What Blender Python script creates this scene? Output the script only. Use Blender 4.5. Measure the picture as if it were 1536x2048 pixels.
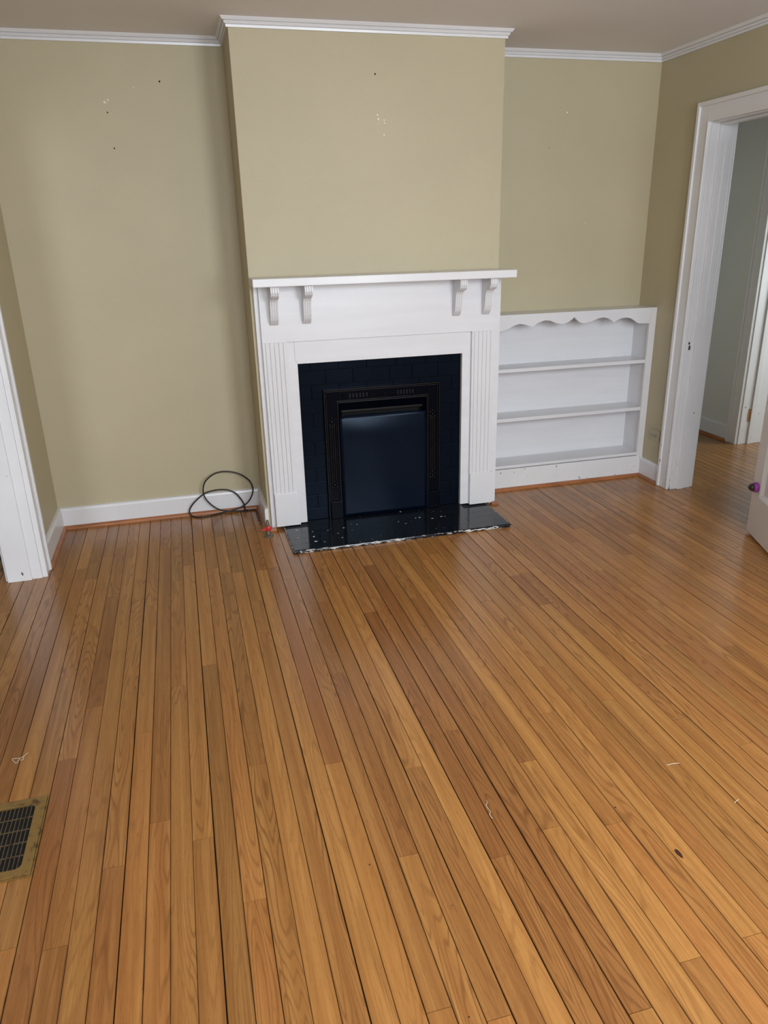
import bpy, bmesh, math, random
from mathutils import Vector, Matrix
random.seed(7)
for o in list(bpy.data.objects): bpy.data.objects.remove(o)
S = bpy.context.scene
COL = S.collection

# ------------------------------------------------------------------ camera
CAM = Vector((-0.0131, -4.2547, 1.5171)); YAW, PITCH, ROLL, FPX = 0.2551, -0.3578, -0.0246, 1479.76
fw = Vector((math.sin(YAW)*math.cos(PITCH), math.cos(YAW)*math.cos(PITCH), math.sin(PITCH)))
rt = Vector((math.cos(YAW), -math.sin(YAW), 0)); up = rt.cross(fw)
rt, up = math.cos(ROLL)*rt+math.sin(ROLL)*up, -math.sin(ROLL)*rt+math.cos(ROLL)*up
cd = bpy.data.cameras.new('camera'); cam = bpy.data.objects.new('camera', cd); COL.objects.link(cam)
cam.matrix_world = Matrix(((rt.x, up.x, -fw.x, CAM.x), (rt.y, up.y, -fw.y, CAM.y), (rt.z, up.z, -fw.z, CAM.z), (0, 0, 0, 1)))
cd.sensor_fit = 'VERTICAL'; cd.sensor_height = 36.0; cd.sensor_width = 27.0; cd.lens = 36.0*FPX/2048; cd.clip_start = 0.05
S.camera = cam
# ------------------------------------------------------------------ world, daylight, exposure
w = bpy.data.worlds.new('sky'); S.world = w; w.use_nodes = True
w.node_tree.nodes['Background'].inputs[0].default_value = (0.62, 0.78, 1.0, 1); w.node_tree.nodes['Background'].inputs[1].default_value = 1.0
def window_light(name, loc, rot, sx, sy, power, col, spread=172):
    l = bpy.data.lights.new(name, 'AREA'); l.shape = 'RECTANGLE'; l.size = sx; l.size_y = sy; l.energy = power; l.color = col; l.spread = math.radians(spread)
    o = bpy.data.objects.new(name, l); COL.objects.link(o); o.location = loc; o.rotation_euler = [math.radians(a) for a in rot]; return o
DAY = (0.87, 0.935, 1.0)
window_light('daylight_window_a', (0.42, -4.98, 1.74), (62, 0, 0), 1.0, 1.35, 66, DAY)
window_light('daylight_window_b', (1.78, -4.98, 1.74), (62, 0, 0), 1.0, 1.35, 90, DAY)
window_light('daylight_side_room', (-1.9, -4.98, 1.74), (62, 0, 0), 1.0, 1.35, 48, DAY)
window_light('hall_fill_far_room', (5.3, -0.55, 1.5), (90, 0, 100), 0.9, 1.4, 40, (0.90, 0.97, 1.0))  # added fill for the hall; no window is built in this room
S.view_settings.view_transform = 'Standard'; S.view_settings.look = 'None'; S.view_settings.gamma = 1.0
S.view_settings.use_curve_mapping = False; S.view_settings.exposure = 0.0

# ------------------------------------------------------------------ dimensions
XL, XR, H = -0.7976, 2.7971, 2.4384
BX0, BX1, BD = 0.336, 1.670, 0.370
YR = -4.75
WP, P0 = 0.05715, -0.4823
def pix(X):
    d = Vector(X)-CAM; z = d.dot(fw)
    if z < 0.05: return None
    return 768+FPX*d.dot(rt)/z, 1024-FPX*d.dot(up)/z
def at(u, v, ax, val):
    d = fw+rt*((u-768)/FPX)-up*((v-1024)/FPX); t = (val-CAM[ax])/d[ax]; return CAM+d*t

# ------------------------------------------------------------------ materials
def mat(name, col, rough=0.5, **k):
    m = bpy.data.materials.new(name); m.use_nodes = True; nt = m.node_tree; b = nt.nodes['Principled BSDF']
    b.inputs['Base Color'].default_value = (*col, 1); b.inputs['Roughness'].default_value = rough
    for a, v in k.items(): b.inputs[a.replace('_', ' ')].default_value = v
    return m
class N:
    def __init__(s, m): s.t = m.node_tree; s.b = s.t.nodes['Principled BSDF']
    def new(s, typ, **k):
        n = s.t.nodes.new(typ)
        for a, v in k.items(): setattr(n, a, v)
        return n
    def set(s, inp, v):
        if v is None: return
        if hasattr(v, 'links') or isinstance(v, bpy.types.NodeSocket): s.t.links.new(v, inp)
        else: inp.default_value = v
    def math(s, op, a, b=None, c=None, clamp=False):
        n = s.new('ShaderNodeMath', operation=op, use_clamp=clamp); s.set(n.inputs[0], a)
        if b is not None: s.set(n.inputs[1], b)
        if c is not None: s.set(n.inputs[2], c)
        return n.outputs[0]
    def noise(s, vec, scale=1.0, detail=2.0, rough=0.5, dist=0.0):
        n = s.new('ShaderNodeTexNoise'); s.set(n.inputs['Vector'], vec); n.inputs['Scale'].default_value = scale
        n.inputs['Detail'].default_value = detail; n.inputs['Roughness'].default_value = rough; n.inputs['Distortion'].default_value = dist
        return n.outputs['Fac']
    def vmul(s, vec, xyz):
        n = s.new('ShaderNodeVectorMath', operation='MULTIPLY'); s.set(n.inputs[0], vec); n.inputs[1].default_value = xyz; return n.outputs[0]
    def ramp(s, fac, stops):
        n = s.new('ShaderNodeValToRGB'); s.set(n.inputs[0], fac); r = n.color_ramp
        while len(r.elements) < len(stops): r.elements.new(0.5)
        for e, (p, c) in zip(r.elements, stops): e.position = p; e.color = (*c, 1) if len(c) == 3 else c
        return n.outputs[0]
    def mix(s, f, a, b, mode='MIX'):
        n = s.new('ShaderNodeMix', data_type='RGBA', blend_type=mode); s.set(n.inputs[0], f)
        for i, v in ((6, a), (7, b)):
            if isinstance(v, tuple): n.inputs[i].default_value = (*v, 1)
            else: s.set(n.inputs[i], v)
        return n.outputs[2]
    def smooth(s, v, lo, hi):
        n = s.new('ShaderNodeMapRange', interpolation_type='SMOOTHSTEP'); s.set(n.inputs[0], v); n.inputs[1].default_value = lo; n.inputs[2].default_value = hi; return n.outputs[0]
    def pos(s): return s.new('ShaderNodeNewGeometry').outputs['Position']
    def bump(s, h, strength, dist=0.002):
        n = s.new('ShaderNodeBump'); n.inputs['Strength'].default_value = strength; n.inputs['Distance'].default_value = dist; s.set(n.inputs['Height'], h)
        s.t.links.new(n.outputs[0], s.b.inputs['Normal'])
    def base(s, c): s.t.links.new(c, s.b.inputs['Base Color'])

def painted(name, col, rough, mottle=0.05, bump=0.15, stretch=(1, 1, 1), bscale=220, dist=0.001, big=None):
    m = mat(name, col, rough); n = N(m); p = n.pos()
    a = n.noise(n.vmul(p, stretch), 2.2, 3)
    lo = tuple(c*(1-mottle) for c in col); hi = tuple(min(1, c*(1+mottle)) for c in col)
    n.base(n.ramp(a, [(0.3, lo), (0.7, hi)]))
    n.bump(n.noise(n.vmul(p, stretch), bscale, 3), bump, dist); return m
M = {}
M['wall'] = painted('wall_paint_olive', (0.478, 0.417, 0.276), 0.55, 0.03, 0.25, bscale=160)
M['ceiling'] = painted('ceiling_paint', (0.80, 0.78, 0.785), 0.7, 0.02, 0.2, bscale=140)
M['white'] = painted('white_gloss_paint', (0.72, 0.715, 0.73), 0.28, 0.025, 0.12, bscale=120)
M['whitewood'] = painted('white_brushed_paint', (0.72, 0.715, 0.735), 0.30, 0.03, 0.35, (1, 1, 9), 60, 0.0008)
M['cream'] = painted('cream_door_paint', (0.74, 0.70, 0.66), 0.4, 0.03, 0.15)
M['hallwall'] = painted('hall_paint_pale', (0.68, 0.69, 0.65), 0.55, 0.02, 0.15)
M['shoe'] = painted('stained_shoe_wood', (0.34, 0.125, 0.045), 0.35, 0.25, 0.2, (3, 3, 30), 30)
M['rawwood'] = painted('raw_wood', (0.40, 0.20, 0.08), 0.7, 0.2, 0.2)
M['tile'] = painted('black_tile_paint', (0.0022, 0.0040, 0.0088), 0.30, 0.25, 0.30, bscale=50, dist=0.0015)
def spec(k, lv, rough=None):
    b = M[k].node_tree.nodes['Principled BSDF']; b.inputs['Specular IOR Level'].default_value = lv
    if rough: b.inputs['Roughness'].default_value = rough
spec('tile', .10, .27)
M['tile'].node_tree.nodes['Principled BSDF'].inputs['Specular Tint'].default_value = (.62, .78, 1, 1)  # blue of the reflected sky tinted into the tile sheen
M['grout'] = mat('black_joint_paint', (0.002, 0.003, 0.006), 0.5, Specular_IOR_Level=.1)
M['iron'] = painted('black_iron_paint', (0.0015, 0.0024, 0.0050), 0.26, 0.2, 0.2, bscale=90)
spec('iron', .05, .27)
M['bead'] = painted('black_gloss_iron', (0.0012, 0.0016, 0.003), 0.27, 0.2, 0.1); spec('bead', .4)
M['dark'] = mat('recess_shade', (0.002, 0.002, 0.002), 0.9)  # flat near-black standing in for shade inside firebox and duct
M['rubber'] = mat('black_cable_jacket', (0.008, 0.008, 0.009), 0.45)
M['steel'] = mat('dull_steel', (0.33, 0.31, 0.28), 0.4, Metallic=1.0)
M['pewter'] = mat('weathered_valve_metal', (0.20, 0.19, 0.16), 0.45, Metallic=0.8)
M['red'] = mat('red_lever_plastic', (0.55, 0.035, 0.04), 0.4)
M['purple'] = mat('purple_band', (0.30, 0.045, 0.32), 0.45)
M['brownrubber'] = mat('dark_brown_rubber', (0.030, 0.018, 0.015), 0.35)
M['outlet'] = painted('painted_over_plate', (0.43, 0.38, 0.25), 0.4, 0.02, 0.1)
M['ivory'] = mat('outlet_face', (0.42, 0.38, 0.27), 0.35)
M['black'] = mat('dark_hole', (0.006, 0.005, 0.004), 0.8)
M['spackle'] = mat('spackle_white', (0.78, 0.75, 0.66), 0.8)
M['thread'] = mat('pale_thread', (0.80, 0.74, 0.62), 0.8)
M['subfloor'] = mat('dark_subfloor', (0.012, 0.006, 0.003), 0.9)

def cover_mat():
    m = mat('black_sheet_metal_paint', (0.0016, 0.0038, 0.0105), 0.27); n = N(m); p = n.pos()
    g = n.noise(n.vmul(p, (1, 1, 0.12)), 260, 2); h = n.noise(n.vmul(p, (0.25, 1, 1)), 420, 2)
    n.bump(n.math('ADD', n.math('MULTIPLY', g, 0.5), n.math('MULTIPLY', h, 0.5)), 0.18, 0.0008)
    return m
M['cover'] = cover_mat(); spec('cover', .15)
M['cover'].node_tree.nodes['Principled BSDF'].inputs['Specular Tint'].default_value = (.62, .80, 1, 1)  # blue window reflection put into the sheen tint

def casing_mat():   # white trim paint with knocks down to dark wood near the floor
    m = mat('white_trim_paint_worn', (0.80, 0.79, 0.79), 0.3); n = N(m); p = n.pos()
    sp = n.new('ShaderNodeSeparateXYZ'); n.set(sp.inputs[0], p)
    low = n.smooth(sp.outputs[2], 0.55, 0.02)
    k = n.noise(n.vmul(p, (1, 1, 0.45)), 46, 2, 0.6)
    chip = n.math('GREATER_THAN', n.math('MULTIPLY_ADD', low, 0.075, k), 0.775)
    base = n.ramp(n.noise(p, 3, 3), [(0.3, (0.71, 0.705, 0.715)), (0.7, (0.77, 0.765, 0.775))])
    n.base(n.mix(chip, base, (0.10, 0.085, 0.07))); n.bump(n.noise(p, 120, 3), 0.12, 0.001); return m
M['casing'] = casing_mat()

def hearth_mat(name, edge):
    m = mat(name, (0.005, 0.006, 0.009), 0.2, Specular_IOR_Level=.35); n = N(m); p = n.pos()
    if edge:
        a = n.noise(n.vmul(p, (.35, 1, 1.6)), 75, 3, 0.6); chip = n.smooth(a, 0.535, 0.56); c = (0.62, 0.59, 0.55)
    else:
        a = n.noise(n.vmul(p, (1, 1.6, 1)), 42, 2, 0.5)
        reg = n.noise(p, 4.5, 1); chip = n.math('MULTIPLY', n.smooth(a, 0.735, 0.745), n.math('GREATER_THAN', reg, 0.47)); c = (0.70, 0.68, 0.64)
    n.base(n.mix(chip, (0.006, 0.008, 0.012), c))
    n.t.links.new(n.math('MULTIPLY_ADD', chip, 0.4, 0.11), n.b.inputs['Roughness'])
    n.bump(n.noise(p, 40, 3), 0.2, 0.0015); return m
M['hearth'] = hearth_mat('black_hearth_paint', False); M['hearthedge'] = hearth_mat('chipped_hearth_edge', True)

def vent_mat(name, c1, c2, rough, metal):
    m = mat(name, c1, rough, Metallic=metal); n = N(m); p = n.pos()
    n.base(n.mix(n.smooth(n.noise(p, 38, 4, 0.65), 0.5, 0.68), c1, c2)); n.bump(n.noise(p, 150, 3), 0.3, 0.001); return m
M['vent'] = vent_mat('tarnished_brass_paint', (0.27, 0.165, 0.048), (0.10, 0.052, 0.022), 0.42, 0.35)
M['fin'] = vent_mat('dusty_register_fin', (0.14, 0.10, 0.055), (0.07, 0.045, 0.025), 0.55, 0.3)

def oak():
    m = mat('oak_strip_floor', (0.4, 0.2, 0.08), 0.25); n = N(m)
    uv = n.new('ShaderNodeUVMap'); uv.uv_map = 'UVMap'
    at_ = n.new('ShaderNodeAttribute'); at_.attribute_name = 'tone'
    sc = n.new('ShaderNodeSeparateColor'); n.set(sc.inputs[0], at_.outputs['Color'])
    R, G, B = sc.outputs
    su = n.new('ShaderNodeSeparateXYZ'); n.set(su.inputs[0], uv.outputs[0])
    x = n.math('MULTIPLY_ADD', su.outputs[0], WP, n.math('MULTIPLY', R, 37.0)); y = n.math('ADD', su.outputs[1], n.math('MULTIPLY', R, 91.0))
    cb = n.new('ShaderNodeCombineXYZ'); n.set(cb.inputs[0], x); n.set(cb.inputs[1], y); n.set(cb.inputs[2], n.math('MULTIPLY', R, 11.0)); P = cb.outputs[0]
    # growth rings = contour lines of a stretched noise field
    f1 = n.noise(n.vmul(P, (15, 1.25, 1)), 1.0, 1.5, 0.45)
    ring = n.math('PINGPONG', n.math('MULTIPLY', f1, n.math('MULTIPLY_ADD', B, 12.0, 10.0)), 0.5)
    ring = n.smooth(ring, 0.24, 0.02)
    patch = n.smooth(n.noise(n.vmul(P, (9, 0.9, 1)), 1.0, 1), 0.32, 0.55)
    fine = n.noise(n.vmul(P, (420, 7, 1)), 1.0, 3, 0.6)
    pores = n.smooth(n.noise(n.vmul(P, (900, 26, 1)), 1.0, 2, 0.6), 0.60, 0.72)
    streak = n.noise(n.vmul(P, (170, 1.6, 1)), 1.0, 3, 0.6)
    soft = n.noise(n.vmul(P, (40, 1.0, 1)), 1.0, 3, 0.5)
    light = n.mix(G, (0.610, 0.265, 0.076), (0.680, 0.335, 0.096))
    midc = n.mix(G, (0.430, 0.162, 0.042), (0.490, 0.212, 0.053))
    darkc = n.mix(G, (0.180, 0.060, 0.016), (0.215, 0.082, 0.020))
    c = n.mix(n.smooth(soft, 0.30, 0.72), light, midc)
    c = n.mix(n.math('MULTIPLY', n.math('MULTIPLY', ring, patch), n.math('MULTIPLY_ADD', B, 0.50, 0.22)), c, darkc)
    c = n.mix(n.math('MULTIPLY', n.smooth(streak, 0.46, 0.70), 0.55), c, midc)
    c = n.mix(n.math('MULTIPLY', n.smooth(streak, 0.60, 0.72), 0.35), c, darkc)
    c = n.mix(n.math('MULTIPLY', n.smooth(fine, 0.38, 0.72), 0.62), c, midc)
    c = n.mix(n.math('MULTIPLY', pores, 0.62), c, darkc)
    # rare knots and dark mineral stain
    kn = n.smooth(n.noise(n.vmul(P, (11, 3.2, 1)), 1.0, 1), 0.80, 0.86)
    c = n.mix(n.math('MULTIPLY', kn, 0.8), c, (0.05, 0.017, 0.008))
    # worn seams: dirt rubbed into the long edges here and there
    e = n.math('ABSOLUTE', n.math('SUBTRACT', su.outputs[0], 0.5))
    pw = n.noise(n.vmul(n.pos(), (9, 2.2, 1)), 1.0, 3)
    ed = n.math('MULTIPLY', n.smooth(e, 0.43, 0.5), n.smooth(pw, 0.50, 0.66))
    c = n.mix(n.math('MAXIMUM', n.math('MULTIPLY', ed, 0.55), n.math('MULTIPLY', n.smooth(e, 0.47, 0.5), 0.34)), c, (0.035, 0.014, 0.008))
    mm = n.new('ShaderNodeVectorMath', operation='SCALE'); n.set(mm.inputs[0], c); n.set(mm.inputs['Scale'], n.math('MULTIPLY_ADD', at_.outputs['Alpha'], 0.46, 0.42))
    n.base(mm.outputs[0])
    n.b.inputs['Specular IOR Level'].default_value = 0.5
    n.bump(n.math('SUBTRACT', n.math('MULTIPLY', fine, 0.4), pores), 0.10, 0.0006); return m
M['oak'] = oak()

# ------------------------------------------------------------------ mesh helpers
class MB:
    def __init__(s): s.v = []; s.f = []; s.sm = []
    def add(s, vs, fs, smooth=False):
        o = len(s.v); s.v += [tuple(p) for p in vs]; s.f += [tuple(i+o for i in f) for f in fs]; s.sm += [smooth]*len(fs); return s
    def box(s, x0, x1, y0, y1, z0, z1, b=0.0):
        x0, x1 = min(x0, x1), max(x0, x1); y0, y1 = min(y0, y1), max(y0, y1); z0, z1 = min(z0, z1), max(z0, z1)
        if b <= 0:
            return s.add([(x0,y0,z0),(x1,y0,z0),(x1,y1,z0),(x0,y1,z0),(x0,y0,z1),(x1,y0,z1),(x1,y1,z1),(x0,y1,z1)],
                         [(0,3,2,1),(4,5,6,7),(0,1,5,4),(1,2,6,5),(2,3,7,6),(3,0,4,7)])
        bm = bmesh.new(); bmesh.ops.create_cube(bm, size=1)
        for v in bm.verts: v.co = ((x0+x1)/2+v.co.x*(x1-x0), (y0+y1)/2+v.co.y*(y1-y0), (z0+z1)/2+v.co.z*(z1-z0))
        bmesh.ops.bevel(bm, geom=bm.edges[:], offset=min(b, .45*min(x1-x0, y1-y0, z1-z0)), segments=2, affect='EDGES', profile=0.5)
        bm.verts.index_update(); s.add([v.co[:] for v in bm.verts], [[v.index for v in f.verts] for f in bm.faces]); bm.free(); return s
    def prism(s, poly, fn, a, b):
        """poly: 2D outline; fn(p,t)->xyz; extruded from t=a to t=b"""
        n = len(poly); vs = [fn(p, a) for p in poly]+[fn(p, b) for p in poly]
        fs = [(i, (i+1) % n, n+(i+1) % n, n+i) for i in range(n)]+[tuple(range(n-1, -1, -1)), tuple(range(n, 2*n))]
        return s.add(vs, fs)
    def lathe(s, prof, c, seg=20, axis='z', smooth=True):
        vs = []; fs = []
        for r, h in prof:
            for i in range(seg):
                a = 2*math.pi*i/seg; p = (r*math.cos(a), r*math.sin(a), h)
                if axis == 'y': p = (p[0], p[2], p[1])
                if axis == 'x': p = (p[2], p[0], p[1])
                vs.append((c[0]+p[0], c[1]+p[1], c[2]+p[2]))
        for j in range(len(prof)-1):
            for i in range(seg): fs.append((j*seg+i, j*seg+(i+1) % seg, (j+1)*seg+(i+1) % seg, (j+1)*seg+i))
        fs += [tuple(range(seg-1, -1, -1)), tuple(range((len(prof)-1)*seg, len(prof)*seg))]
        return s.add(vs, fs, smooth)
    def tube(s, pts, r, seg=8):
        pts = [Vector(p) for p in pts]; vs = []; fs = []; prev = Vector((0.31, 0.2, 0.93))
        for i, p in enumerate(pts):
            t = (pts[min(i+1, len(pts)-1)]-pts[max(i-1, 0)]).normalized()
            a = (prev-t*prev.dot(t)).normalized(); b = t.cross(a); prev = a
            for k in range(seg):
                q = 2*math.pi*k/seg; vs.append(p+(a*math.cos(q)+b*math.sin(q))*r)
        for i in range(len(pts)-1):
            for k in range(seg): fs.append((i*seg+k, i*seg+(k+1) % seg, (i+1)*seg+(k+1) % seg, (i+1)*seg+k))
        fs += [tuple(range(seg-1, -1, -1)), tuple(range((len(pts)-1)*seg, len(pts)*seg))]
        return s.add(vs, fs, True)
    def build(s, name, m, parent=None, **props):
        off = parent_origin(parent)
        me = bpy.data.meshes.new(name); me.from_pydata([(v[0]-off.x, v[1]-off.y, v[2]-off.z) for v in s.v], [], s.f)
        bm = bmesh.new(); bm.from_mesh(me); bmesh.ops.recalc_face_normals(bm, faces=bm.faces); bm.to_mesh(me); bm.free()
        me.polygons.foreach_set('use_smooth', s.sm); me.materials.append(M[m] if isinstance(m, str) else m)
        o = bpy.data.objects.new(name, me); COL.objects.link(o)
        if parent: o.parent = parent
        for k, v in props.items(): o[k] = v
        return o
def parent_origin(p):
    o = Vector((0, 0, 0))
    while p: o += p.location; p = p.parent
    return o
def thing(name, loc, label, cat, group=None):
    o = bpy.data.objects.new(name, None); COL.objects.link(o); o.location = loc; o.empty_display_size = 0.1
    o['label'] = label; o['category'] = cat
    if group: o['group'] = group
    return o
def tag(o, label, cat): o['label'] = label; o['category'] = cat; return o
def struct(name, mb, m, label, cat): return mb.build(name, m, None, kind='structure', label=label, category=cat)
def sroot(name, loc, label, cat):
    o = thing(name, loc, label, cat); o['kind'] = 'structure'; return o
def catmull(pts, n=8):
    pts = [Vector(p) for p in pts]; P = [2*pts[0]-pts[1]]+pts+[2*pts[-1]-pts[-2]]; out = []
    for i in range(1, len(P)-2):
        a, b, c, d = P[i-1:i+3]
        for k in range(n):
            t = k/n; out.append(0.5*((2*b)+(c-a)*t+(2*a-5*b+4*c-d)*t*t+(3*b-a-3*c+d)*t**3))
    return out+[pts[-1]]

# ------------------------------------------------------------------ floor: oak strips
floor = struct('floor', MB().box(-3.0, 6.0, YR-.2, 1.8, -0.20, -0.018), 'subfloor', 'oak strip floor of narrow varnished boards running towards the fireplace', 'floor')
JOINTS = []
def J(ox, oy, s, pts): JOINTS.extend((ox+a/s, oy+b/s) for a, b in pts)
J(0, 1648, 3, [(680,260),(1215,90),(1505,465),(45,752),(325,745)])
J(512, 1648, 3, [(910,188),(1465,195),(1100,1115),(1475,1160)])
J(1024, 1648, 3, [(240,22),(1070,815),(1440,668),(775,1120)])
J(0, 1248, 3, [(420,312),(575,497),(410,812),(580,12),(725,160),(870,650),(1080,372),(1268,243),(1515,850),(960,1185)])
J(512, 1248, 3, [(60,45),(465,835),(945,862),(1170,640),(490,295)])
J(1024, 1248, 3, [(890,132),(1280,138),(170,255),(565,458),(205,535),(1005,572),(1400,720),(90,825),(640,1190)])
J(560, 990, 3.135, [(70,527),(400,570),(1440,510)])
J(1024, 940, 3, [(1205,620),(600,190),(1040,212),(810,840)])
J(0, 600, 2.743, [(690,1355),(480,1470),(1445,1482)])
known = {}
for u, v in JOINTS:
    q = at(u, v, 2, 0); known.setdefault(math.floor((q.x-P0)/WP), []).append(q.y)
# tones read off the photograph: pixel, hue (0 red .. 1 golden), strength of figure, lightness
TONES = [((1067,1731),0.0,.1,.42),((1167,1808),.95,.2,.42),((1074,1865),.45,.95,.40),((1284,1881),.8,.6,.62),((1057,1948),.75,.25,.70),((1110,1800),.7,.2,.66),
 ((819,1691),.25,.7,.30),((895,1708),.1,.4,.42),((1010,1740),.35,.9,.38),((940,1720),.8,.2,.66),((669,1315),.5,.3,.22),((699,1398),.1,.8,.26),((715,1370),.4,.1,.33),
 ((922,1481),.1,.8,.28),((962,1348),.15,.3,.36),((829,1548),.2,.6,.30),((1044,1495),.2,.6,.30),((1357,1308),.9,.5,.30),((1500,1330),.2,.6,.25),
 ((53,1881),.05,.4,.34),((220,1780),.2,.4,.40),((110,1960),.35,.3,.33),((690,1560),.7,.3,.62),((560,1600),.75,.3,.5),((620,1800),.75,.3,.62),((520,1500),.5,.8,.32),
 ((775,1800),.35,.4,.46),((660,1700),.8,.3,.60),((780,1880),.75,.4,.68),((860,1850),.6,.9,.50),((1310,1700),.35,.6,.5),((1240,1700),.85,.3,.68),((1400,1760),.8,.3,.64),
 ((740,1240),.0,.5,.26),((800,1240),.05,.7,.24),((880,1280),.1,.8,.28),((640,1180),.5,.3,.30),((560,1160),.0,.3,.42),((30,1330),.95,.3,.45),((70,1290),.3,.8,.4),((20,1260),1.,.2,.35)]
tones = []
for (u, v), g, b, l in TONES:
    q = at(u, v, 2, 0); tones.append((math.floor((q.x-P0)/WP), q.y, g, b, l))
gaps = {}
def gap(k):
    if k not in gaps: gaps[k] = random.choice([.0004, .0005, .0006, .0007, .0009, .0013])
    return gaps[k]
planks = []
k0, k1 = math.floor((-2.9-P0)/WP), math.floor((5.3-P0)/WP)
for k in range(k0, k1+1):
    xc = P0+(k+.5)*WP; ymax = 0.0 if XL-.1 < xc < XR else 1.5; ymin = YR if xc < XR+.1 else -3.0
    if xc < XL-.1: ymax = 0.9
    js = list(known.get(k, [])); y = ymin+random.uniform(.2, 1.2)
    while y < ymax-.15:
        uv = pix((xc, y, 0)); near = uv and -10 < uv[0] < 1546 and 1235 < uv[1] < 2060
        if not near and all(abs(y-j) > .28 for j in js): js.append(y)
        y += random.uniform(.45, 1.5)
    ys = [ymin]+sorted(js)+[ymax]
    for a, b in zip(ys, ys[1:]):
        t = [random.random(), random.betavariate(3, 2.6), random.random()**1.3, random.betavariate(8, 8)]
        if xc > XR+.06: t[1] = random.uniform(.8, 1); t[3] = random.uniform(.0, .22)     # hall boards set darker, hue nearer golden
        for kk, ty, g, bb, l in tones:
            if kk == k and a < ty < b: t[1:] = [g, bb, l]
        area = 0
        for i in range(9):
            yy = a+(b-a)*(i+.5)/9; uv = pix((xc, yy, 0))
            if uv and 0 <= uv[0] <= 1536 and 0 <= uv[1] <= 2048:
                d = (Vector((xc, yy, 0))-CAM).length; area += (b-a)/9/d**3
        planks.append((area, k, a, b, t))
planks.sort(key=lambda p: -p[0])
def plank_geo(k, a, b):
    x0 = P0+k*WP+gap(k); x1 = P0+(k+1)*WP-gap(k+1); a += .0008; b -= .0008; c = .0009; zb = -.018
    vs = [(x0,a,zb),(x1,a,zb),(x1,b,zb),(x0,b,zb),(x0,a,-c),(x1,a,-c),(x1,b,-c),(x0,b,-c),(x0+c,a,0),(x1-c,a,0),(x1-c,b,0),(x0+c,b,0)]
    fs = [(0,1,5,4),(1,2,6,5),(2,3,7,6),(3,0,4,7),(4,5,9,8),(5,6,10,9),(6,7,11,10),(7,4,8,11),(8,9,10,11)]
    return vs, fs, x0, x1
def plank_mesh(name, items):
    V, F, C_, UV = [], [], [], []
    for _, k, a, b, t in items:
        vs, fs, x0, x1 = plank_geo(k, a, b); o = len(V); V += vs; F += [tuple(i+o for i in f) for f in fs]; C_ += [t]*len(vs); UV += [((p[0]-x0)/(x1-x0), p[1]-a) for p in vs]
    me = bpy.data.meshes.new(name); me.from_pydata(V, [], F)
    ca = me.color_attributes.new('tone', 'FLOAT_COLOR', 'POINT'); ca.data.foreach_set('color', [x for t in C_ for x in (t[0], t[1], t[2], t[3])])
    ul = me.uv_layers.new(name='UVMap'); vi = [0]*len(me.loops); me.loops.foreach_get('vertex_index', vi); ul.data.foreach_set('uv', [x for i in vi for x in UV[i]])
    me.materials.append(M['oak']); o = bpy.data.objects.new(name, me); COL.objects.link(o); o.parent = floor; return o
for it in planks[:298]: plank_mesh('plank', [it])
rest = plank_mesh('plank_field', planks[298:]); rest['kind'] = 'stuff'
for (u, v, r) in ((1230.5, 1615, .0028), (739, 1729, .0022), (286, 1977, .0018), (938, 2034, .0018), (905, 1811, .0014)):
    q = at(u, v, 2, 0); MB().lathe([(r, 0), (r, .0006), (r*.7, .001)], (q.x, q.y, -.0002), 10).build('nail_hole', 'black', floor)

M['knot'] = painted('dark_knot_wood', (0.045, 0.017, 0.009), 0.3, 0.5, 0.1)
for (u, v, ra, rb) in ((1358, 1708, .0075, .020), (1381, 1041, .007, .020), (462, 1134, .006, .012)):
    q = at(u, v, 2, 0); pl_ = [(ra*random.uniform(.55, 1.05)*math.cos(2*math.pi*i/14), rb*random.uniform(.6, 1.05)*math.sin(2*math.pi*i/14)) for i in range(14)]
    MB().prism(pl_, lambda p, t: (q.x+p[0], q.y+p[1], t), -.0005, .00025).build('knot', 'knot', floor)

# ------------------------------------------------------------------ walls and ceiling
T = 0.14
LO0, LO1, LOH = -0.680, -2.10, 2.03       # cased opening in the left wall (y from, y to, height)
RO0, RO1, ROH = -0.510, -1.262, 2.030     # doorway in the right wall
HO0, HO1 = 0.215, -0.62                   # doorway in the far hall wall
HX = 3.88
struct('ceiling', MB().box(-3.0, 6.0, YR-.2, 1.8, H, H+.1), 'ceiling', 'dull off-white plaster ceiling', 'ceiling')
struct('wall_back', MB().box(XL-T, XR+T, 0.0, T, 0, H), 'wall', 'olive tan painted wall with alcoves either side of the chimney', 'wall')
wch = struct('wall_chimney', MB().box(BX0, .5495, -BD, 0, 0, H).box(1.4592, BX1, -BD, 0, 0, H).box(.5495, 1.4592, -BD, 0, .93, H).box(.5495, 1.4592, -.16, 0, 0, .93), 'wall',
             'olive tan chimney breast standing forward above the white mantel', 'wall')
wl = struct('wall_left', MB().box(XL-T, XL, LO0+.02, 0, 0, H).box(XL-T, XL, LO1-.02, LO0+.02, LOH+.02, H).box(XL-T, XL, YR, LO1-.02, 0, H), 'wall',
            'short olive wall at far left between cased opening and corner', 'wall')
wr = struct('wall_right', MB().box(XR, XR+T, RO0+.02, 0, 0, H).box(XR, XR+T, RO1-.02, RO0+.02, ROH+.02, H).box(XR, XR+T, YR, RO1-.02, 0, H), 'wall',
            'olive wall at right with the white cased doorway', 'wall')
def with_windows(mb, x0, x1, y0, y1, wins, z0=1.05, z1=2.30):
    xs = x0
    for a, b in wins:
        mb.box(xs, a, y0, y1, 0, H); mb.box(a, b, y0, y1, 0, z0); mb.box(a, b, y0, y1, z1, H); xs = b
    return mb.box(xs, x1, y0, y1, 0, H)
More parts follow.
